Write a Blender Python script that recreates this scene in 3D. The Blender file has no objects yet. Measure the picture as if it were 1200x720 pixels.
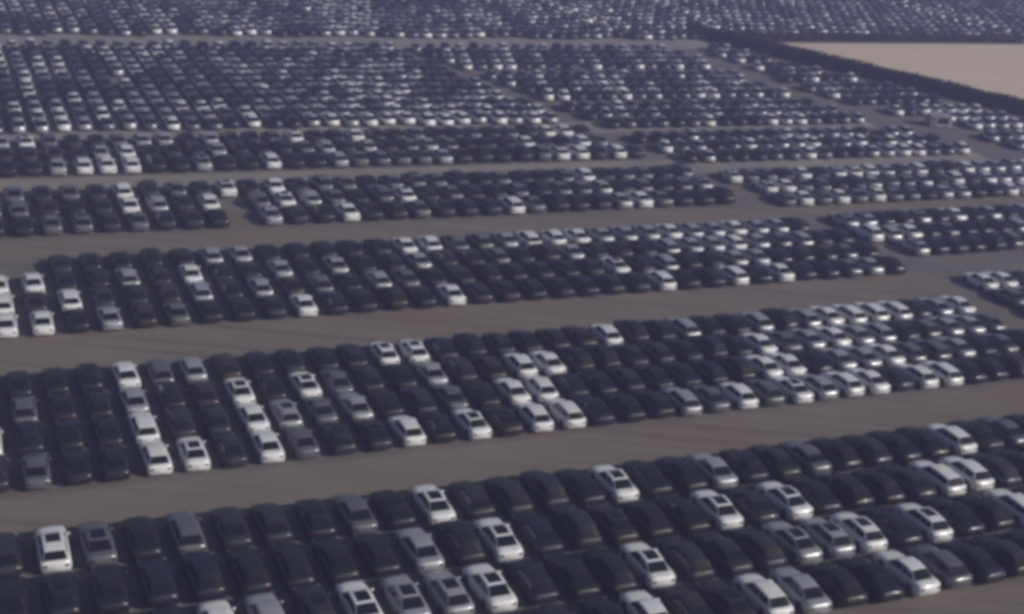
import bpy, bmesh, math, random
import numpy as np
from mathutils import Vector, Matrix
rad = math.radians
rng = random.Random(11)
S = bpy.context.scene
COL = S.collection

# ------------------------------------------------------------------ camera
CAM_H = 48.0
PITCH, ROLL = rad(21.2), rad(5.05)
cd = bpy.data.cameras.new('camera'); cam = bpy.data.objects.new('camera', cd); COL.objects.link(cam)
fw = Vector((0, math.cos(PITCH), -math.sin(PITCH)))
up0 = Vector((0, math.sin(PITCH), math.cos(PITCH))); rt0 = Vector((1, 0, 0))
rt = rt0*math.cos(ROLL) + up0*math.sin(ROLL)
upv = -rt0*math.sin(ROLL) + up0*math.cos(ROLL)
M = Matrix((rt, upv, -fw)).transposed().to_4x4(); M.translation = (0, 0, CAM_H)
cam.matrix_world = M
cd.sensor_width = 36; cd.lens = 36*1615/1200
cd.clip_start = 1; cd.clip_end = 8000
S.camera = cam

# ------------------------------------------------------------------ sky, sun, exposure
SUN_EL = rad(29)
SUN_AZ = math.atan2(0.93, -0.36)            # clockwise from +Y
W = bpy.data.worlds.new('World'); S.world = W; W.use_nodes = True
nt = W.node_tree; bg = nt.nodes['Background']
sky = nt.nodes.new('ShaderNodeTexSky'); sky.sky_type = 'NISHITA'; sky.sun_disc = False
sky.sun_elevation = SUN_EL; sky.sun_rotation = SUN_AZ; sky.dust_density = 2.0
nt.links.new(sky.outputs[0], bg.inputs[0]); bg.inputs[1].default_value = 0.05
sd = bpy.data.lights.new('sun', 'SUN'); sd.energy = 3.6; sd.angle = rad(1.5); sd.color = (1.0, 0.95, 0.88)
sun = bpy.data.objects.new('sun', sd); COL.objects.link(sun)
ts = Vector((math.sin(SUN_AZ)*math.cos(SUN_EL), math.cos(SUN_AZ)*math.cos(SUN_EL), math.sin(SUN_EL)))
sun.rotation_euler = (-ts).to_track_quat('-Z', 'Y').to_euler(); sun.location = (0, 0, 200)
S.view_settings.view_transform = 'Standard'; S.view_settings.look = 'None'
S.view_settings.exposure = -0.26; S.view_settings.gamma = 1
S.cycles.filter_width = 4.2                  # the soft lens of a small drone camera
S.cycles.max_bounces = 6; S.cycles.volume_bounces = 1

# ------------------------------------------------------------------ the lot's own axes: u along the rows, v away across them
AX = rad(24.3)
UX, VX = Vector((math.cos(AX), math.sin(AX), 0)), Vector((-math.sin(AX), math.cos(AX), 0))
def P(u, v, z=0.0): return UX*u + VX*v + Vector((0, 0, z))
HEAD = math.atan2(VX.y, VX.x)                # the cars stand nose-in: tails to the near side
def pix(p):
    d = p - Vector((0, 0, CAM_H)); w = d.dot(fw)
    return 600 + 1615*d.dot(rt)/w, 360 - 1615*d.dot(upv)/w

# ------------------------------------------------------------------ materials
def mat(name, col, rough=0.5, metal=0.0, coat=0.0, noise=None, spec=0.5):
    m = bpy.data.materials.new(name); m.use_nodes = True
    t = m.node_tree; b = t.nodes['Principled BSDF']
    b.inputs['Base Color'].default_value = (*col, 1); b.inputs['Roughness'].default_value = rough
    b.inputs['Metallic'].default_value = metal; b.inputs['Coat Weight'].default_value = coat
    b.inputs['Coat Roughness'].default_value = 0.12
    b.inputs['Specular IOR Level'].default_value = spec
    if noise:                                # (second colour, scale, coordinate, low, high)
        c2, sc, co, lo, hi = noise
        tc = t.nodes.new('ShaderNodeTexCoord'); n = t.nodes.new('ShaderNodeTexNoise')
        n.inputs['Scale'].default_value = sc; n.inputs['Detail'].default_value = 6
        r = t.nodes.new('ShaderNodeMapRange'); r.inputs[1].default_value = lo; r.inputs[2].default_value = hi
        x = t.nodes.new('ShaderNodeMix'); x.data_type = 'RGBA'
        x.inputs[6].default_value = (*col, 1); x.inputs[7].default_value = (*c2, 1)
        t.links.new(tc.outputs[co], n.inputs['Vector']); t.links.new(n.outputs['Fac'], r.inputs[0])
        t.links.new(r.outputs[0], x.inputs[0]); t.links.new(x.outputs[2], b.inputs['Base Color'])
    return m
DUST = (0.22, 0.19, 0.165)
def paint(name, col, metal, rough):
    f = 0.14 if sum(col) > .3 else 0.05
    d = tuple(c*(1-f) + k*f for c, k in zip(col, DUST))
    return mat(name, col, rough, metal, 0.45 if sum(col) > .3 else 0.22, (d, 1.6, 'Object', 0.42, 0.68))
PAINT = {
    'white': paint('white_paint', (0.80, 0.80, 0.82), 0.0, 0.35),
    'silver': paint('silver_paint', (0.44, 0.45, 0.48), 0.35, 0.38),
    'grey': paint('grey_paint', (0.15, 0.155, 0.17), 0.3, 0.38),
    'black': paint('black_paint', (0.010, 0.010, 0.013), 0.0, 0.46),
    'charcoal': paint('charcoal_paint', (0.026, 0.026, 0.032), 0.1, 0.48),
    'navy': paint('navy_paint', (0.012, 0.015, 0.028), 0.1, 0.46),
    'maroon': paint('maroon_paint', (0.060, 0.012, 0.016), 0.1, 0.36),
    'brown': paint('brown_paint', (0.040, 0.030, 0.026), 0.2, 0.38),
}
GLASS = mat('dark_car_glass', (0.008, 0.009, 0.011), 0.08, 0, 0, None, 0.5)
TYRE = mat('tyre_rubber', (0.018, 0.018, 0.019), 0.8)
RIM = mat('alloy_rim', (0.35, 0.35, 0.37), 0.4, 0.7)
TRIM = mat('black_trim', (0.012, 0.012, 0.013), 0.55)
LAMP = mat('headlamp_lens', (0.20, 0.205, 0.215), 0.35, 0.0)
TAIL = mat('tail_lamp_lens', (0.055, 0.008, 0.008), 0.25)

# ------------------------------------------------------------------ helpers
def link(name, me, m=None, parent=None):
    o = bpy.data.objects.new(name, me); COL.objects.link(o)
    if m is not None:
        for k in (m if isinstance(m, (list, tuple)) else [m]): me.materials.append(k)
    if parent: o.parent = parent
    return o
def bm_mesh(bm, name, smooth=True):
    bmesh.ops.recalc_face_normals(bm, faces=bm.faces)
    me = bpy.data.meshes.new(name); bm.to_mesh(me); bm.free()
    if smooth: me.shade_smooth()
    return me
def box(bm, c, s, mi=0, bev=0.0):
    r = bmesh.ops.create_cube(bm, size=1, matrix=Matrix.Translation(c) @ Matrix.Diagonal((*s, 1)))
    vs = r['verts']; fs = {f for v in vs for f in v.link_faces}
    for f in fs: f.material_index = mi
    if bev:
        es = list({e for v in vs for e in v.link_edges})
        bmesh.ops.bevel(bm, geom=es, offset=bev, segments=2, affect='EDGES', profile=0.6)
def tag(o, label, cat, group=None, kind=None):
    o['label'] = label; o['category'] = cat
    if group: o['group'] = group
    if kind: o['kind'] = kind

# ------------------------------------------------------------------ the setting: ground, lanes, sand
def sheet(name, pts, z, m):
    bm = bmesh.new(); bm.faces.new([bm.verts.new((p.x, p.y, z)) for p in pts])
    o = link(name, bm_mesh(bm, name, False), m); o['kind'] = 'structure'; return o
def dirt(name, a, b, c, sc, d):
    m = bpy.data.materials.new(name); m.use_nodes = True; t = m.node_tree; bs = t.nodes['Principled BSDF']
    bs.inputs['Roughness'].default_value = 0.95; bs.inputs['Specular IOR Level'].default_value = 0.15
    tc = t.nodes.new('ShaderNodeTexCoord'); mp = t.nodes.new('ShaderNodeMapping')
    mp.inputs['Rotation'].default_value = (0, 0, -AX); mp.inputs['Scale'].default_value = (0.25, 1, 1)
    t.links.new(tc.outputs['Object'], mp.inputs[0])
    n1 = t.nodes.new('ShaderNodeTexNoise'); n1.inputs['Scale'].default_value = sc; n1.inputs['Detail'].default_value = 8
    n2 = t.nodes.new('ShaderNodeTexNoise'); n2.inputs['Scale'].default_value = sc*0.16; n2.inputs['Detail'].default_value = 3
    n3 = t.nodes.new('ShaderNodeTexNoise'); n3.inputs['Scale'].default_value = 6; n3.inputs['Detail'].default_value = 4
    t.links.new(mp.outputs[0], n1.inputs['Vector']); t.links.new(tc.outputs['Object'], n2.inputs['Vector']); t.links.new(tc.outputs['Object'], n3.inputs['Vector'])
    def mix(f, x, y, lo, hi):
        r = t.nodes.new('ShaderNodeMapRange'); r.inputs[1].default_value = lo; r.inputs[2].default_value = hi
        k = t.nodes.new('ShaderNodeMix'); k.data_type = 'RGBA'; t.links.new(f, r.inputs[0]); t.links.new(r.outputs[0], k.inputs[0])
        for i, q in ((6, x), (7, y)):
            if isinstance(q, tuple): k.inputs[i].default_value = (*q, 1)
            else: t.links.new(q, k.inputs[i])
        return k.outputs[2]
    base = mix(n1.outputs['Fac'], a, b, 0.35, 0.68)
    base = mix(n2.outputs['Fac'], base, c, 0.48, 0.72)
    mt = t.nodes.new('ShaderNodeMapping'); mt.inputs['Rotation'].default_value = (0, 0, -AX); mt.inputs['Scale'].default_value = (0.02, 0.9, 1)
    t.links.new(tc.outputs['Object'], mt.inputs[0])
    n4 = t.nodes.new('ShaderNodeTexNoise'); n4.inputs['Scale'].default_value = 1.0; n4.inputs['Detail'].default_value = 5; n4.inputs['Roughness'].default_value = .65
    t.links.new(mt.outputs[0], n4.inputs['Vector'])
    base = mix(n4.outputs['Fac'], base, d, 0.50, 0.74)
    t.links.new(base, bs.inputs['Base Color'])
    bu = t.nodes.new('ShaderNodeBump'); bu.inputs['Strength'].default_value = 0.4; bu.inputs['Distance'].default_value = 0.05
    t.links.new(n3.outputs['Fac'], bu.inputs['Height']); t.links.new(bu.outputs[0], bs.inputs['Normal'])
    return m
GROUND = dirt('packed_dirt', (0.165, 0.148, 0.142), (0.195, 0.177, 0.168), (0.180, 0.140, 0.122), 0.5, (0.125, 0.110, 0.103))
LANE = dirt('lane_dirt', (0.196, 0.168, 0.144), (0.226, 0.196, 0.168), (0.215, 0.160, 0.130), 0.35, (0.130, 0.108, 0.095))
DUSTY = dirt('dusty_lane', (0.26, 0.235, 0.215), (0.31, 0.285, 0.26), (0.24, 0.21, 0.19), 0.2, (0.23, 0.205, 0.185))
SAND = dirt('pale_sand', (0.70, 0.565, 0.435), (0.74, 0.61, 0.475), (0.54, 0.42, 0.35), 0.06, (0.56, 0.45, 0.37))
G = 2200
sheet('ground', [Vector((-G, -G, 0)), Vector((G, -G, 0)), Vector((G, G, 0)), Vector((-G, G, 0))], 0, GROUND)
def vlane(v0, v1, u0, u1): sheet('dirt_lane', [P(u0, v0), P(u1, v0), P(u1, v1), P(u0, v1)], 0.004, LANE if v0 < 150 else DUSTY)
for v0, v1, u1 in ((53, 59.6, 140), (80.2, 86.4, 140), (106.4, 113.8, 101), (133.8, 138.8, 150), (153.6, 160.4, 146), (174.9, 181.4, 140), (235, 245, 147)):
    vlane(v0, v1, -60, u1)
# aisle between the two lots: its near edge line in (v, u)
AISLE = [(85, 103.5), (98, 101.8), (117, 100.4), (139, 97.0), (159, 93.6), (178, 90.8), (197, 87.2), (218, 83.0), (256, 76.0), (320, 66)]
def aisle(v): return float(np.interp(v, [a[0] for a in AISLE], [a[1] for a in AISLE]))
def hedge_u(v): return 149 + (246-v)*0.402
sheet('sand_field', [P(hedge_u(100)+2, 100), P(620, 100), P(620, 242), P(hedge_u(242)+2, 242)], 0.008, SAND)

# ------------------------------------------------------------------ cars
SHAPES = {
 # half length, wheelbase half, belt z, roof z, greenhouse: front base x, front roof x, mid x, rear roof x, rear base x, rear base z, tail z
 'sedan': dict(L=2.31, wb=1.32, belt=0.93, roof=1.45, g=(0.98, 0.28, -0.35, -1.00, -1.72), rz=0.98, tail=1.00),
 'hatchback': dict(L=2.20, wb=1.29, belt=0.95, roof=1.48, g=(0.98, 0.30, -0.45, -1.42, -1.92), rz=1.00, tail=0.98),
 'wagon': dict(L=2.31, wb=1.32, belt=0.94, roof=1.49, g=(0.98, 0.28, -0.60, -1.72, -2.12), rz=1.00, tail=0.98),
 'suv': dict(L=2.30, wb=1.31, belt=1.10, roof=1.70, g=(0.92, 0.32, -0.50, -1.62, -2.04), rz=1.12, tail=1.10),
}
def solid(bm_, name):
    me = bm_mesh(bm_, name); return me
def body_mesh(s, name):
    L, belt, tail = s['L'], s['belt'], s['tail']
    zb = 0.20 if belt < 1.05 else 0.28
    hood = belt - 0.02
    st = [(-L, .66, .76, .70, zb+.16, .60, tail-.14, tail-.10),
          (-L+.16, .80, .87, .79, zb+.03, .60, tail-.02, tail+.02),
          (-L+.55, .86, .90, .82, zb, .60, tail, tail+.03),
          (-.9, .86, .90, .84, zb, .58, belt+.02, belt+.04),
          (.4, .86, .90, .84, zb, .58, belt, belt+.03),
          (1.0, .86, .90, .82, zb, .58, hood-.01, hood+.03),
          (L-.55, .85, .90, .77, zb, .56, hood-.08, hood-.01),
          (L-.20, .80, .86, .68, zb+.03, .54, hood-.16, hood-.09),
          (L-.05, .70, .76, .60, zb+.08, .50, hood-.25, hood-.19),
          (L, .62, .68, .54, zb+.14, .46, hood-.33, hood-.29)]
    bm = bmesh.new(); rings = []
    for x, wb, wm, wt, z0, zm, zt, zc in st:
        pts = [(wb, z0), (wm, zm), (wt+.5*(wm-wt), zm+.72*(zt-zm)), (wt, zt), (wt*.55, zt+.75*(zc-zt)), (0, zc)]
        ring = pts + [(-a, b) for a, b in reversed(pts[:-1])]
        rings.append([bm.verts.new((x, a, b)) for a, b in ring])
    n = len(rings[0])
    for r0, r1 in zip(rings, rings[1:]):
        for i in range(n): bm.faces.new((r0[i], r0[(i+1) % n], r1[(i+1) % n], r1[i]))
    bm.faces.new(rings[0]); bm.faces.new(rings[-1][::-1])
    bmesh.ops.recalc_face_normals(bm, faces=bm.faces)
    # wheel arches are cut out of the shell
    me = bm_mesh(bm, name); o = bpy.data.objects.new('tmp', me); COL.objects.link(o); me.materials.append(PAINT['white']); me.materials.append(TRIM)
    cut = bmesh.new()
    for sx in (-1, 1):
        for sy in (-1, 1):
            bmesh.ops.create_cone(cut, cap_ends=True, segments=20, radius1=.385, radius2=.385, depth=.5,
                matrix=Matrix.Translation((sx*s['wb'], sy*.87, .33)) @ Matrix.Rotation(rad(90), 4, 'X'))
    for f in cut.faces: f.material_index = 0
    cme = bm_mesh(cut, 'cut', False); cme.materials.append(TRIM); co = bpy.data.objects.new('cut', cme); COL.objects.link(co)
    md = o.modifiers.new('b', 'BOOLEAN'); md.object = co; md.operation = 'DIFFERENCE'; md.solver = 'EXACT'
    if hasattr(md, 'material_mode'): md.material_mode = 'TRANSFER'
    dg = bpy.context.evaluated_depsgraph_get(); dg.update()
    res = bpy.data.meshes.new_from_object(o.evaluated_get(dg))
    bpy.data.objects.remove(o); bpy.data.objects.remove(co)
    slots = [m.name if m else '' for m in res.materials]
    bm = bmesh.new(); bm.from_mesh(res)
    for f in bm.faces: f.material_index = 1 if slots and slots[min(f.material_index, len(slots)-1)] == 'black_trim' else 0
    # greenhouse
    xf0, xf1, xm, xr1, xr0 = s['g']; Z = s['roof']; b0 = belt-.04; rz = s['rz']-.04
    wf, wr = .79, .72
    g = bmesh.new()
    row = lambda x, w, z, c: [g.verts.new((x, w, z)), g.verts.new((x+c*.0, w*.5, z+.02)), g.verts.new((x, -w*.5, z+.02)), g.verts.new((x, -w, z))]
    A = [g.verts.new((xf0, wf, b0)), g.verts.new((xf0+.10, wf*.5, b0)), g.verts.new((xf0+.10, -wf*.5, b0)), g.verts.new((xf0, -wf, b0))]
    B = row(xf1, .595, Z-.045, 0); Cc = row(xm, .61, Z-.005, 0); D = row(xr1, .57, Z-.06, 0)
    E = [g.verts.new((xr0, wr, rz)), g.verts.new((xr0-.05, wr*.5, rz)), g.verts.new((xr0-.05, -wr*.5, rz)), g.verts.new((xr0, -wr, rz))]
    for r0, r1 in ((A, B), (B, Cc), (Cc, D), (D, E)):
        for i in range(3): g.faces.new((r0[i], r0[i+1], r1[i+1], r1[i]))
    for k in (0, 3): g.faces.new([A[k], B[k], Cc[k], D[k], E[k]])
    g.faces.new(A + E[::-1])
    bmesh.ops.recalc_face_normals(g, faces=g.faces)
    es = [e for e in g.edges if len(e.link_faces) == 2 and e.calc_face_angle(0) > rad(18) and max(v.co.z for v in e.verts) > belt+.1]
    bmesh.ops.bevel(g, geom=es, offset=.045, segments=3, affect='EDGES', profile=.5)
    gm = bpy.data.meshes.new('g'); g.to_mesh(gm); g.free(); bm.from_mesh(gm)
    me = bm_mesh(bm, name)
    return me
def quad(bm, pts, off, mi=0):
    pts = [Vector(p) for p in pts]
    n = (pts[1]-pts[0]).cross(pts[-1]-pts[0]).normalized()
    c = sum(pts, Vector())/len(pts)
    if n.dot(c - Vector((0, 0, 0.8))) < 0: n = -n
    f = bm.faces.new([bm.verts.new(p + n*off) for p in pts]); f.material_index = mi
def shrink(pts, k, kz=None):
    pts = [Vector(p) for p in pts]; c = sum(pts, Vector())/len(pts)
    return [c + (p-c)*k for p in pts]
def car_parts(kind):
    """name -> list of (part name, mesh, material list or None for paint first)"""
    s = SHAPES[kind]; L, belt = s['L'], s['belt']
    xf0, xf1, xm, xr1, xr0 = s['g']; Z = s['roof']; b0 = belt; rz = s['rz']
    wf, wr = .79, .72
    out = {}
    out['body'] = body_mesh(s, kind+'_body')
    def part(nm, fn, smooth=False):
        bm = bmesh.new(); fn(bm); out[nm] = bm_mesh(bm, kind+'_'+nm, smooth)
    def lerp(a, b, t): return Vector(a)*(1-t) + Vector(b)*t
    def screen(xa, xb, wa, wb, za, zb, fx):
        # three strips that follow the slight curve of the greenhouse face
        def f(bm):
            lo, hi = .10, .93
            def pt(t, q):   # t up the glass, q across
                wdt = wa + (wb-wa)*t; y = q*wdt*.93
                bow = fx*(1-t)*max(0, (1-abs(q))/.5 if abs(q) > .5 else 1)
                return Vector((xa + (xb-xa)*t + bow, y, za + (zb-za)*t + .02*t*(1 if abs(q) < .6 else 0)))
            nrm = Vector((-(zb-za), 0, xb-xa)).normalized()
            if nrm.z < 0: nrm = -nrm
            qs = (-1, -.5, .5, 1)
            vs = [[bm.verts.new(pt(t, q) + nrm*.014) for q in qs] for t in (lo, hi)]
            for i in range(3): bm.faces.new((vs[0][i], vs[0][i+1], vs[1][i+1], vs[1][i]))
        return f
    part('windscreen', screen(xf0, xf1, wf, .595, b0-.04, Z-.045, .10))
    part('rear_window', screen(xr0, xr1, wr, .57, rz-.04, Z-.06, -.05))
    def side(sy):
        def f(bm):
            A_, B_, C_, D_, E_ = (xf0, wf, b0-.04), (xf1, .595, Z-.045), (xm, .61, Z-.005), (xr1, .57, Z-.06), (xr0, wr, rz-.04)
            def top(x):
                for a, b in ((A_, B_), (B_, C_), (C_, D_), (D_, E_)):
                    if b[0] <= x <= a[0]:
                        t = (x-a[0])/(b[0]-a[0]); return a[1]+(b[1]-a[1])*t, a[2]+(b[2]-a[2])*t
            def base(x):
                t = (x-xf0)/(xr0-xf0); return wf+(wr-wf)*t, (b0-.04)+(rz-b0)*t
            def pt(x, k):
                yb, z0 = base(x); yt, z1 = top(x)
                return Vector((x, sy*(yb+(yt-yb)*k + .016), z0+(z1-z0)*k))
            xb = (xf1+xr1)/2 - .02
            k0, k1 = .14, .88
            for xs in ((xf0-.30, xf1-.02, xb+.05), (xb-.05, xr1+.12, xr0+.42 if kind == 'sedan' else xr1-.05)):
                lo = [bm.verts.new(pt(x, k0 if abs(top(x)[1]-base(x)[1]) > .25 else .3)) for x in xs]
                hi = [bm.verts.new(pt(x, k1)) for x in xs]
                for i in range(2): bm.faces.new((lo[i], lo[i+1], hi[i+1], hi[i]))
        return f
    out_sides = []
    for sy in (1, -1):
        bm = bmesh.new(); side(sy)(bm); out_sides.append(bm_mesh(bm, kind+'_side_window', False))
    out['side_window'] = out_sides
    hood = belt-.02
    part('grille', lambda bm: (box(bm, Vector((L-.015, 0, hood-.46)), (.07, .84, .14), 0, .015), box(bm, Vector((L-.035, 0, .30)), (.12, 1.10, .10), 0, .015)))
    hl = []
    for sy in (1, -1):
        bm = bmesh.new()
        bmesh.ops.create_uvsphere(bm, u_segments=12, v_segments=8, radius=1,
            matrix=Matrix.Translation((L-.17, sy*.63, hood-.23)) @ Matrix.Rotation(sy*rad(-28), 4, 'Z') @ Matrix.Rotation(rad(20), 4, 'Y') @ Matrix.Diagonal((.15, .20, .075, 1)))
        hl.append(bm_mesh(bm, kind+'_headlight'))
    out['headlight'] = hl
    tl = []
    for sy in (1, -1):
        bm = bmesh.new(); box(bm, Vector((-L+.05, sy*.60, s['tail']-.24)), (.12, .28, .16), 0, .025)
        tl.append(bm_mesh(bm, kind+'_tail_light'))
    out['tail_light'] = tl
    mr = []
    for sy in (1, -1):
        bm = bmesh.new()
        bmesh.ops.create_uvsphere(bm, u_segments=10, v_segments=6, radius=1, matrix=Matrix.Translation((xf0-.28, sy*.94, belt+.06)) @ Matrix.Diagonal((.07, .11, .075, 1)))
        box(bm, Vector((xf0-.27, sy*.84, belt)), (.06, .14, .04))
        mr.append(bm_mesh(bm, kind+'_side_mirror'))
    out['side_mirror'] = mr
    bm = bmesh.new()
    r = bmesh.ops.create_cone(bm, cap_ends=True, segments=20, radius1=.32, radius2=.32, depth=.21, matrix=Matrix.Rotation(rad(90), 4, 'X'))
    bmesh.ops.bevel(bm, geom=[e for e in bm.edges if abs(e.verts[0].co.y-e.verts[1].co.y) < 1e-4], offset=.03, segments=2, affect='EDGES')
    for sy in (-1, 1):
        c = bmesh.ops.create_circle(bm, cap_ends=True, segments=16, radius=.205, matrix=Matrix.Translation((0, sy*.110, 0)) @ Matrix.Rotation(rad(90), 4, 'X'))
        for f in {f for v in c['verts'] for f in v.link_faces}: f.material_index = 1
    me = bpy.data.meshes.new(kind+'_wheel'); bm.to_mesh(me); bm.free(); out['wheel'] = me
    def roof_glass(bm):
        xa, xb = xf1-.16, max(xr1+.12, xf1-1.15)
        def zz(x):
            if x >= xm: t = (x-xf1)/(xm-xf1); return Z-.045+.04*t
            t = (x-xm)/(xr1-xm); return Z-.005-.055*t
        xs = [xa, xm, xb] if xb < xm < xa else [xa, xb]
        vs = [[bm.verts.new((x, q*.41, zz(x)+.034-.012*abs(q)*(q*q > .9))) for q in (-1, -.6, .6, 1)] for x in xs]
        for r0, r1 in zip(vs, vs[1:]):
            for i in range(3): bm.faces.new((r0[i], r0[i+1], r1[i+1], r1[i]))
    part('sunroof', roof_glass)
    return out, s
PARTS = {k: car_parts(k) for k in SHAPES}
BODY = {}
def body_for(kind, color):
    if (kind, color) not in BODY:
        me = PARTS[kind][0]['body'].copy(); me.materials.clear()
        for m in (PAINT[color], TRIM): me.materials.append(m)
        BODY[kind, color] = me
    return BODY[kind, color]
MIRR = {}
def mirror_for(kind, color, i):
    if (kind, color, i) not in MIRR:
        me = PARTS[kind][0]['side_mirror'][i].copy(); me.materials.clear(); me.materials.append(PAINT[color]); MIRR[kind, color, i] = me
    return MIRR[kind, color, i]
for k, (p, s) in PARTS.items():
    for nm, m in (('windscreen', [GLASS]), ('rear_window', [GLASS]), ('grille', [TRIM]), ('wheel', [TYRE, RIM]), ('sunroof', [GLASS])):
        p[nm].materials.clear(); [p[nm].materials.append(x) for x in m]
    for nm, m in (('side_window', GLASS), ('headlight', LAMP), ('tail_light', TAIL)):
        for me in p[nm]: me.materials.clear(); me.materials.append(m)
def make_car(kind, color, loc, rot, sunroof):
    p, s = PARTS[kind]
    r = bpy.data.objects.new('parked_car', None); COL.objects.link(r); r.empty_display_size = .5
    r.location = loc; r.rotation_euler = (0, 0, rot)
    link('body', body_for(kind, color), None, r)
    for nm in ('windscreen', 'rear_window', 'grille'): link(nm, p[nm], None, r)
    for i in (0, 1):
        link('side_window', p['side_window'][i], None, r); link('headlight', p['headlight'][i], None, r); link('tail_light', p['tail_light'][i], None, r); link('side_mirror', mirror_for(kind, color, i), None, r)
    for sx in (1, -1):
        for sy in (1, -1):
            w = link('wheel', p['wheel'], None, r); w.location = (sx*s['wb'], sy*.79, .32)
    if sunroof: link('sunroof', p['sunroof'], None, r)
    return r
PROTO = {}
def car(kind, color, loc, rot, sunroof):
    key = (kind, color, sunroof)
    if key not in PROTO:
        PROTO[key] = make_car(kind, color, loc, rot, sunroof); return PROTO[key]
    src = PROTO[key]; r = src.copy(); COL.objects.link(r); r.location = loc; r.rotation_euler = (0, 0, rot)
    for ch in src.children:
        c = ch.copy(); COL.objects.link(c); c.parent = r
    return r

# the mass of far cars: one mesh, copies of the same models
MATS = list(PAINT.values()) + [GLASS, TYRE, RIM, TRIM, LAMP, TAIL]
MI = {m.name: i for i, m in enumerate(MATS)}
PI_ = {k: i for i, k in enumerate(PAINT)}
def template(kind, sunroof, low):
    p, s = PARTS[kind]; V, F, Mi = [], [], []
    def add(me, mats, off=(0, 0, 0)):
        b = len(V)
        for v in me.vertices: V.append((v.co.x+off[0], v.co.y+off[1], v.co.z+off[2]))
        for f in me.polygons:
            F.append([b+i for i in f.vertices]); m = mats[min(f.material_index, len(mats)-1)]; Mi.append(-1 if m is None else MI[m.name])
    if low:
        bm = bmesh.new(); xf0, xf1, xm, xr1, xr0 = s['g']; L, belt, Z = s['L'], s['belt'], s['roof']
        prof = [(-L, .35), (-L, s['tail']-.12), (-L+.2, s['tail']), (xf0, belt), (L-.5, belt-.13), (L-.05, belt-.30), (L, .35)]
        wid = [.74, .74, .84, .86, .82, .70, .70]
        a = [bm.verts.new((x, w, z)) for (x, z), w in zip(prof, wid)]; b = [bm.verts.new((x, -w, z)) for (x, z), w in zip(prof, wid)]
        for i in range(len(a)-1): bm.faces.new((a[i], b[i], b[i+1], a[i+1]))
        bm.faces.new(a); bm.faces.new(b[::-1])
        g = [(xf0, .79, belt-.02), (xf1, .60, Z), (xr1, .58, Z-.03), (xr0, .72, s['rz']-.02)]
        c = [bm.verts.new(q) for q in g]; d = [bm.verts.new((q[0], -q[1], q[2])) for q in g]
        for i in range(3):
            f = bm.faces.new((c[i], d[i], d[i+1], c[i+1])); f.material_index = 0 if i == 1 else 1
        for q in (c, d): f = bm.faces.new(q); f.material_index = 1
        for sx in (1, -1): box(bm, Vector((sx*s['wb'], 0, .22)), (.55, 1.6, .44), 2)
        me = bm_mesh(bm, 'low', False); add(me, [None, GLASS, TYRE])
    else:
        add(p['body'], [None, TRIM])
        for nm in ('windscreen', 'rear_window'): add(p[nm], [GLASS])
        add(p['grille'], [TRIM])
        for i in (0, 1):
            add(p['side_window'][i], [GLASS]); add(p['headlight'][i], [LAMP]); add(p['tail_light'][i], [TAIL]); add(p['side_mirror'][i], [None])
        for sx in (1, -1):
            for sy in (1, -1): add(p['wheel'], [TYRE, RIM], (sx*s['wb'], sy*.79, .32))
        if sunroof: add(p['sunroof'], [GLASS])
    lt = np.array([len(f) for f in F], np.int32); li = np.concatenate([np.array(f, np.int32) for f in F])
    return np.array(V, np.float32), lt, li, np.array(Mi, np.int32)
TPL = {}
class Mass:
    def __init__(s): s.V, s.LT, s.LI, s.M, s.n = [], [], [], [], 0
    def add(s, kind, color, loc, rot, sunroof, low, sc=1.0):
        key = (kind, sunroof and not low, low)
        if key not in TPL: TPL[key] = template(*key)
        V, lt, li, mi = TPL[key]; V = V*np.float32(sc); c, q = math.cos(rot), math.sin(rot)
        X = np.empty_like(V); X[:, 0] = V[:, 0]*c - V[:, 1]*q + loc.x; X[:, 1] = V[:, 0]*q + V[:, 1]*c + loc.y; X[:, 2] = V[:, 2] + loc.z
        s.V.append(X); s.LT.append(lt); s.LI.append(li + s.n); s.M.append(np.where(mi < 0, PI_[color], mi)); s.n += len(V)
    def build(s, name):
        V = np.concatenate(s.V); LT = np.concatenate(s.LT); LI = np.concatenate(s.LI); Mi = np.concatenate(s.M)
        me = bpy.data.meshes.new(name); me.vertices.add(len(V)); me.vertices.foreach_set('co', V.ravel())
        me.loops.add(len(LI)); me.loops.foreach_set('vertex_index', LI)
        me.polygons.add(len(LT)); st = np.zeros(len(LT), np.int32); st[1:] = np.cumsum(LT)[:-1]
        me.polygons.foreach_set('loop_start', st); me.polygons.foreach_set('material_index', Mi.astype(np.int32))
        me.update(calc_edges=True); me.validate()
        return link(name, me, MATS)
mass = Mass()

# ------------------------------------------------------------------ the near blocks, car by car
def pick_shape(r): return r.choices(['sedan', 'hatchback', 'wagon', 'suv'], [.47, .28, .14, .11])[0]
def pick_dark(r): return r.choices(['black', 'charcoal', 'navy', 'brown'], [.50, .28, .14, .08])[0]
ROWP = 4.80
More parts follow.
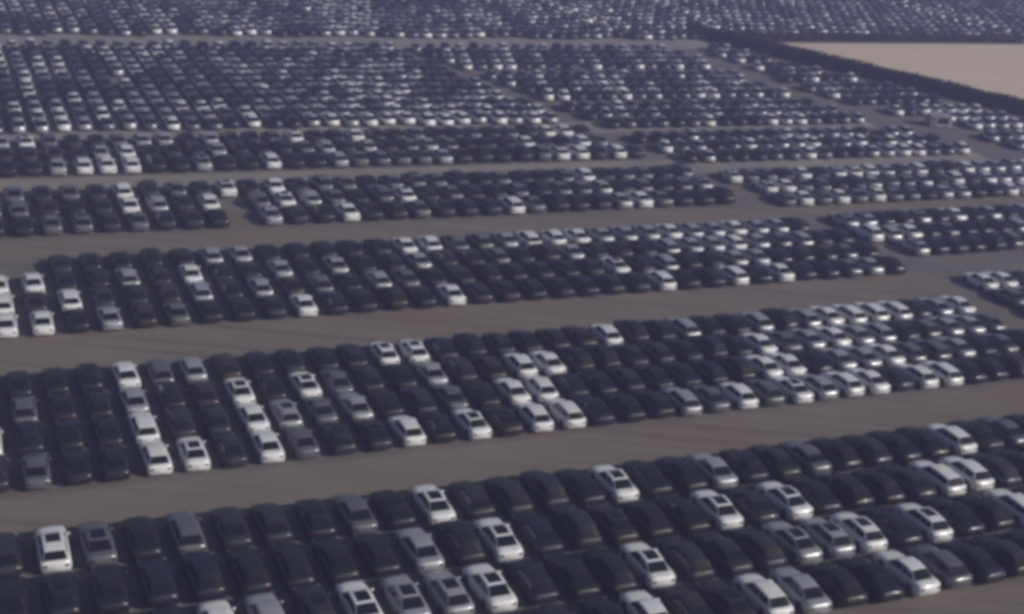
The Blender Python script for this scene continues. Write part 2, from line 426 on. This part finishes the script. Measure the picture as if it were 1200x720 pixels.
# (file, row) -> colour, read off the photograph: row 0 is the front row; w white, s silver, g grey, capital = with sunroof
B1 = dict(v0=60.3, c0=1.15, rp=5.32, sc=1.07, u0=5.5, du=2.77, n=(-6, 32), cars={
    (0,3):'W', (1,3):'G', (3,3):'g', (3,1):'w', (4,1):'s', (6,1):'W', (7,1):'S', (8,1):'S', (9,1):'W', (9,3):'W', (10,2):'W', (8,2):'s',
    (13,1):'W', (12,0):'w', (14,3):'W', (17,3):'s', (16,2):'W', (18,2):'W', (23,2):'w', (24,2):'w', (25,3):'w', (19,1):'W', (18,1):'S', (17,1):'S',
    (21,1):'W', (19,0):'w', (16,0):'s', (15,0):'w', (27,3):'g', (29,3):'w', (20,3):'g', (7,3):'g', (24,1):'w', (20,0):'g'})
B2 = dict(v0=87.1, c0=1.95, rp=4.78, sc=1.0, u0=5.4, du=2.68, n=(-6, 35), cars={
    (3,3):'w', (3,2):'s', (3,1):'w', (3,0):'w', (0,2):'g', (0,0):'g', (-1,1):'w', (4,3):'g', (5,3):'s', (6,2):'W', (6,1):'w', (6,0):'w',
    (8,2):'W', (7,1):'S', (7,0):'g', (4,0):'W', (8,1):'g', (11,3):'W', (12,3):'W', (9,1):'s', (10,0):'w', (12,2):'s', (12,0):'W', (12,1):'g',
    (15,2):'w', (16,2):'w', (15,1):'w', (14,1):'w', (14,0):'w', (15,0):'w', (19,3):'w', (22,3):'s', (19,0):'s', (21,0):'w', (23,0):'W',
    (25,0):'w', (26,0):'w', (28,0):'w', (29,0):'w', (25,3):'s', (24,2):'w', (23,1):'w', (24,1):'w', (27,3):'s', (28,3):'w', (29,3):'w', (29,2):'s', (30,3):'w', (31,3):'w',
    (34,3):'w', (33,3):'s', (32,2):'s', (33,2):'s', (27,1):'s', (28,1):'w', (28,2):'s', (22,0):'g', (30,1):'g', (24,0):'s', (31,2):'g', (34,2):'g'})
B3 = dict(v0=114.3, c0=1.45, rp=4.76, sc=1.0, u0=5.2, du=2.88, n=(-6, 33), cars={
    (1,2):'w', (2,1):'w', (1,0):'w', (0,2):'w', (0,1):'w', (0,0):'w', (4,2):'s', (3,0):'s', (6,2):'w', (6,1):'s', (8,1):'s', (9,2):'s', (9,0):'w', (10,1):'g',
    (7,3):'s', (8,3):'s', (11,2):'s', (14,3):'w', (15,3):'w', (14,2):'s', (12,1):'s', (14,0):'w', (19,3):'w', (20,3):'w', (20,2):'s', (21,1):'W', (23,1):'s',
    (22,0):'w', (22,3):'s', (25,0):'w', (27,0):'w', (26,3):'s', (28,3):'w', (28,2):'s', (30,3):'s', (26,2):'s', (27,1):'s', (31,0):'s', (29,3):'s', (29,2):'g', (30,0):'g', (13,1):'g', (5,0):'g', (17,2):'g'})
B1['skip'] = set(); B2['skip'] = {(0, 9)}; B2['cars'].update({(26,1):'s', (26,2):'s', (27,2):'w', (25,2):'g', (29,1):'g', (31,1):'s', (33,1):'g', (20,0):'g', (9,2):'g'})
B3['cars'].update({(23,3):'s', (24,3):'s', (25,2):'s', (27,3):'s', (27,2):'w', (26,1):'s', (25,3):'w', (24,2):'s', (31,1):'g', (30,2):'s', (18,3):'s', (17,3):'g', (16,3):'g', (21,3):'w'})
B3['skip'] = {(0, 3), (-1, 3), (1, 3)}
CM = dict(w='white', s='silver', g='grey')
def in_view(p):
    pts = [pix(p + UX*a + VX*b + Vector((0, 0, z))) for a in (-.8, .8) for b in (-2, 2) for z in (0.1, 1.3)]
    return sum(1 for x, y in pts if 0 <= x <= 1200 and 0 <= y <= 720) >= 2
BLOCKNAME = ['nearest block', 'second block', 'third block']
near = []                                     # (block, row, u, kind, colour, sunroof, loc, rot)
for bi, B in enumerate((B1, B2, B3)):
    for row in range(4):
        for k in range(*B['n']):
            if (k, row) in B['skip']: continue
            u = B['u0'] + B['du']*k + rng.uniform(-.10, .10); v = B['v0'] + B['c0'] + B['rp']*row + (float(np.interp(u, [5, 25, 45], [1.1, .5, .15])) if not bi else 0) + rng.uniform(-.06, .06)
            if bi and u > aisle(v) - 1.6: continue
            code = B['cars'].get((k, row))
            kind = pick_shape(rng)
            if code and kind == 'suv': kind = 'sedan'
            color = CM[code.lower()] if code else pick_dark(rng)
            sr = bool(code and code.isupper()) or (not code and rng.random() < .25)
            near.append((bi, row, u, kind, color, sr, P(u, v), HEAD + rad(rng.uniform(-1.8, 1.8)), B['sc']))
INDIV = 300
vis = [c for c in near if in_view(c[6])]
vis.sort(key=lambda c: (c[6] - Vector((0, 0, CAM_H))).length)
keep = {id(c) for c in vis[:INDIV]}
ORD = ['first', 'second', 'third', 'fourth', 'fifth', 'sixth', 'seventh', 'eighth', 'ninth', 'tenth', 'eleventh', 'twelfth', 'thirteenth',
       'fourteenth', 'fifteenth', 'sixteenth', 'seventeenth', 'eighteenth', 'nineteenth', 'twentieth']
NUM = ['zero', 'one', 'two', 'three', 'four', 'five', 'six', 'seven', 'eight', 'nine', 'ten', 'eleven', 'twelve', 'thirteen', 'fourteen', 'fifteen',
       'sixteen', 'seventeen', 'eighteen', 'nineteen', 'twenty']
ROWN = ['front row', 'second row', 'third row', 'back row']
COLN = dict(white='white', silver='silver', grey='grey')
for bi in range(3):
    for row in range(4):
        line = sorted([c for c in near if c[0] == bi and c[1] == row and id(c) in keep], key=lambda c: c[2])
        pale = [i for i, c in enumerate(line) if c[4] in ('white', 'silver')]
        where = '%s of the %s' % (ROWN[row], BLOCKNAME[bi])
        for i, c in enumerate(line):
            _, _, u, kind, color, sr, loc, rot, sc = c
            o = car(kind, color, loc, rot, sr); o.scale = (sc, sc, sc)
            cn = COLN.get(color, 'dark'); kn = {'suv': 'tall car'}.get(kind, kind)
            if i in pale:
                lab = '%s %s, %s pale car from the left, %s' % (cn, kn, ORD[pale.index(i)], where)
            elif pale:
                j = min(range(len(pale)), key=lambda q: abs(pale[q]-i)); d = i - pale[j]
                lab = '%s %s %s right of the %s pale car, %s' % (cn, kn, NUM[abs(d)], ORD[j], where) if d > 0 else \
                      '%s %s %s left of the %s pale car, %s' % (cn, kn, NUM[abs(d)], ORD[j], where)
            else:
                lab = '%s %s, %s car from the left, %s' % (cn, kn, ORD[i], where)
            tag(o, lab, 'car', 'cars parked bumper to bumper in the near blocks')
for c in near:
    if id(c) not in keep:
        _, _, u, kind, color, sr, loc, rot, sc = c
        mass.add(kind, color, loc, rot, sr, False, sc)

# ------------------------------------------------------------------ every block farther off
def block(v0, v1, uf0, uf1, pale, du=2.8, low=False, r=rng, gaps=(), slant=0.0, rough=0.0, per=3, sc=1.0):
    rows = max(1, round((v1-v0)/ROWP)); pit = (v1-v0)/rows
    heat = {}; shift = {}
    for row in range(rows):
        v = v0 + pit*(row+.5)
        a, b = uf0(v), uf1(v); k0 = math.ceil((a - math.tan(slant)*(v-v0))/du)
        for k in range(k0, int(b/du)+1):
            u = k*du + rng.uniform(-.12, .12) + math.tan(slant)*(v-v0)
            if u > b-1: continue
            if any(g0 < u < g1 and row < gr for g0, g1, gr in gaps): continue
            if abs(u-151.5) < 3.6 and abs(v-174.5) < 4.2: continue     # the cabin's plot
            if r.random() < (.004 if rough else .008): continue
            h = heat.setdefault(k//per if not rough else (k//2, row//3), r.uniform(.2, 1.9) if per > 1 else r.choice((.08, .15, .6, 1.25, 1.4)))  # at one file per group, pale paint stands in for sunlit streaks
            dv = shift.setdefault(k//2, rng.uniform(-rough, rough)) if rough else 0
            q = r.random()
            if q < pale*h: color = r.choices(['white', 'silver', 'grey'], [.42, .40, .18])[0]
            else: color = r.choices(['black', 'charcoal', 'navy', 'grey', 'brown'], [.26, .30, .10, .30, .04])[0]  # far mix kept pale and grey: haze lift put into the paint
            p = P(u, v + dv + r.uniform(-.07, .07))
            x, y = pix(p)
            if x > 1330 or x < -160 or y < -60: continue
            mass.add(pick_shape(r), color, p, HEAD - slant + rad(r.uniform(-1.6, 1.6)), r.random() < .2, low, sc)
U_LEFT = lambda v: -30.0
A_L = lambda v: aisle(v) - 1.6
A_R = lambda v: aisle(v) + float(np.interp(v, [135, 155], [2.6, 1.4]))
SL = rad(16)
R_END = lambda v: float(np.interp(v, [100, 153, 174, 195, 226, 245], [165, 149.5, 143, 136.5, 135, 133]))
STRIP0 = lambda v: R_END(v) + 7.0
STRIP1 = lambda v: hedge_u(v) - 6.0
block(139.4, 155.2, U_LEFT, A_L, .20, 2.85, sc=1.07, gaps=((30.4, 33.0, 2),))
block(160.5, 176.8, U_LEFT, A_L, .36, 2.8, sc=1.06)
block(180.2, 235.6, U_LEFT, A_L, .56, 2.75, True, rough=.8)
block(92.4, 111.4, A_R, lambda v: 150, 2.6, 2.75)
block(118.0, 133.2, A_R, R_END, 1.0, 2.75, sc=1.03, per=1)
block(137.4, 152.8, A_R, R_END, 1.0, 2.75, slant=rad(6), per=1)
for v0, v1 in ((157.4, 172.6), (176.2, 191.2), (193.6, 212.8), (215.8, 234.8)): block(v0, v1, A_R, R_END, .95, 2.75, True, slant=SL, per=1)
for v0, v1 in ((120, 134.4), (137, 151.4), (154, 168.4), (171, 185.4), (188, 202.4), (205, 219.4), (221, 235.4)):
    block(v0, v1, STRIP0, STRIP1, .62, 2.8, True, slant=SL)
block(244.2, 331, U_LEFT, lambda v: 340, .60, 2.75, True, rough=1.2)
far = mass.build('parked_cars')
tag(far, 'thousands of parked cars in tight rows filling the lots beyond the near blocks', 'cars', None, 'stuff')

# ------------------------------------------------------------------ hedges round the sand
LEAF = mat('scrub_leaves', (0.016, 0.014, 0.013), 0.85, 0, 0, ((0.026, 0.020, 0.017), 0.5, 'Object', 0.4, 0.65), 0.2)
def hedge(name, p0, p1, h, w, label, seed):
    r = np.random.RandomState(seed); L = (p1-p0).length; d = (p1-p0).normalized(); nrm = Vector((-d.y, d.x, 0))
    n = int(L*190); t = r.rand(n)*L; cl = .96 + .05*np.sin(t*.45+seed) * np.sin(t*.17) + .10*r.rand(n)
    ang = r.rand(n)*2*np.pi; rr = np.sqrt(r.rand(n))
    y = np.cos(ang)*rr*w*.5*cl; z = h*.5*cl*(1+np.sin(ang)*rr); z = np.maximum(z, .12)
    c = np.stack([p0.x + d.x*t + nrm.x*y, p0.y + d.y*t + nrm.y*y, z], 1)
    a = r.randn(n, 3); a /= np.linalg.norm(a, axis=1)[:, None]; b = np.cross(a, r.randn(n, 3)); b /= np.linalg.norm(b, axis=1)[:, None]
    s = (.14 + .18*r.rand(n))[:, None]
    V = np.stack([c+a*s, c+b*s*.7, c-a*s, c-b*s*.7], 1).reshape(-1, 3)
    F = np.arange(n*4).reshape(-1, 4)
    ct = np.linspace(0, L, int(L/4)+2); core = []                  # the dense twiggy core the leaves sit on
    for q in ct:
        for yy, zz in ((-.40*w, .02), (-.34*w, h*.80), (0, h*.90), (.34*w, h*.80), (.40*w, .02)):
            core.append((p0.x + d.x*q + nrm.x*yy, p0.y + d.y*q + nrm.y*yy, zz + (.05*r.rand() if zz > 1 else 0)))
    b0 = len(V); CF = [(b0+i*5+k, b0+i*5+k+1, b0+i*5+k+6, b0+i*5+k+5) for i in range(len(ct)-1) for k in range(4)]
    me = bpy.data.meshes.new(name); me.from_pydata(V.tolist() + core, [], F.tolist() + CF)
    o = link(name, me, LEAF); tag(o, label, 'hedge'); return o
hedge('hedge', P(hedge_u(250), 250), P(hedge_u(110), 110), 2.6, 3.2, 'long dark hedge running diagonally between the car lot and the sand field', 3)
hedge('hedge', P(hedge_u(244)+1, 244.2), P(430, 243.6), 1.7, 2.4, 'low dark hedge along the far straight edge of the pale sand field', 8)

# ------------------------------------------------------------------ pale site cabin by the diagonal hedge
CABW = mat('cabin_panel', (0.34, 0.34, 0.36), 0.5, 0, 0, ((0.24, 0.23, 0.22), 2.0, 'Object', 0.4, 0.7))
def cabin(u, v, rot):
    root = bpy.data.objects.new('site_cabin', None); COL.objects.link(root); root.location = P(u, v); root.rotation_euler = (0, 0, rot); root.scale = (.82, .82, .82)
    tag(root, 'small pale site cabin with wide dark window standing beside the diagonal hedge', 'cabin')
    bm = bmesh.new(); box(bm, Vector((0, 0, 1.3)), (2.4, 4.4, 2.1), 0, .04)
    for x in (-.9, .9):
        for y in (-1.9, 0, 1.9): box(bm, Vector((x, y, .125)), (.3, .3, .25))
    link('wall', bm_mesh(bm, 'cabin_wall', False), CABW, root)
    bm = bmesh.new(); box(bm, Vector((0, 0, 2.41)), (2.7, 4.7, .12), 0, .03); link('roof', bm_mesh(bm, 'cabin_roof', False), CABW, root)
    bm = bmesh.new(); box(bm, Vector((1.21, .35, 1.35)), (.05, 2.5, 1.2), 0, .01); link('window', bm_mesh(bm, 'cabin_window', False), GLASS, root)
    bm = bmesh.new(); box(bm, Vector((1.21, -1.6, 1.2)), (.05, .7, 1.9), 0, .01); link('door', bm_mesh(bm, 'cabin_door', False), PAINT['grey'], root)
cabin(151.5, 174.5, HEAD + math.pi - rad(12))

# ------------------------------------------------------------------ the air
def haze():
    bm = bmesh.new(); box(bm, Vector((0, 0, 28)), (G*2+60, G*2+60, 58))
    m = bpy.data.materials.new('air'); m.use_nodes = True; t = m.node_tree; t.nodes.clear()
    o = t.nodes.new('ShaderNodeOutputMaterial'); p = t.nodes.new('ShaderNodeVolumePrincipled')
    p.inputs['Color'].default_value = (0.54, 0.57, 1.0, 1); p.inputs['Density'].default_value = HAZE_D; p.inputs['Anisotropy'].default_value = 0.0
    t.links.new(p.outputs[0], o.inputs['Volume'])
    ob = link('haze', bm_mesh(bm, 'haze', False), m); tag(ob, 'thin bluish haze lying over the whole car lot', 'haze', None, 'stuff')
HAZE_D = 0.00098
haze()
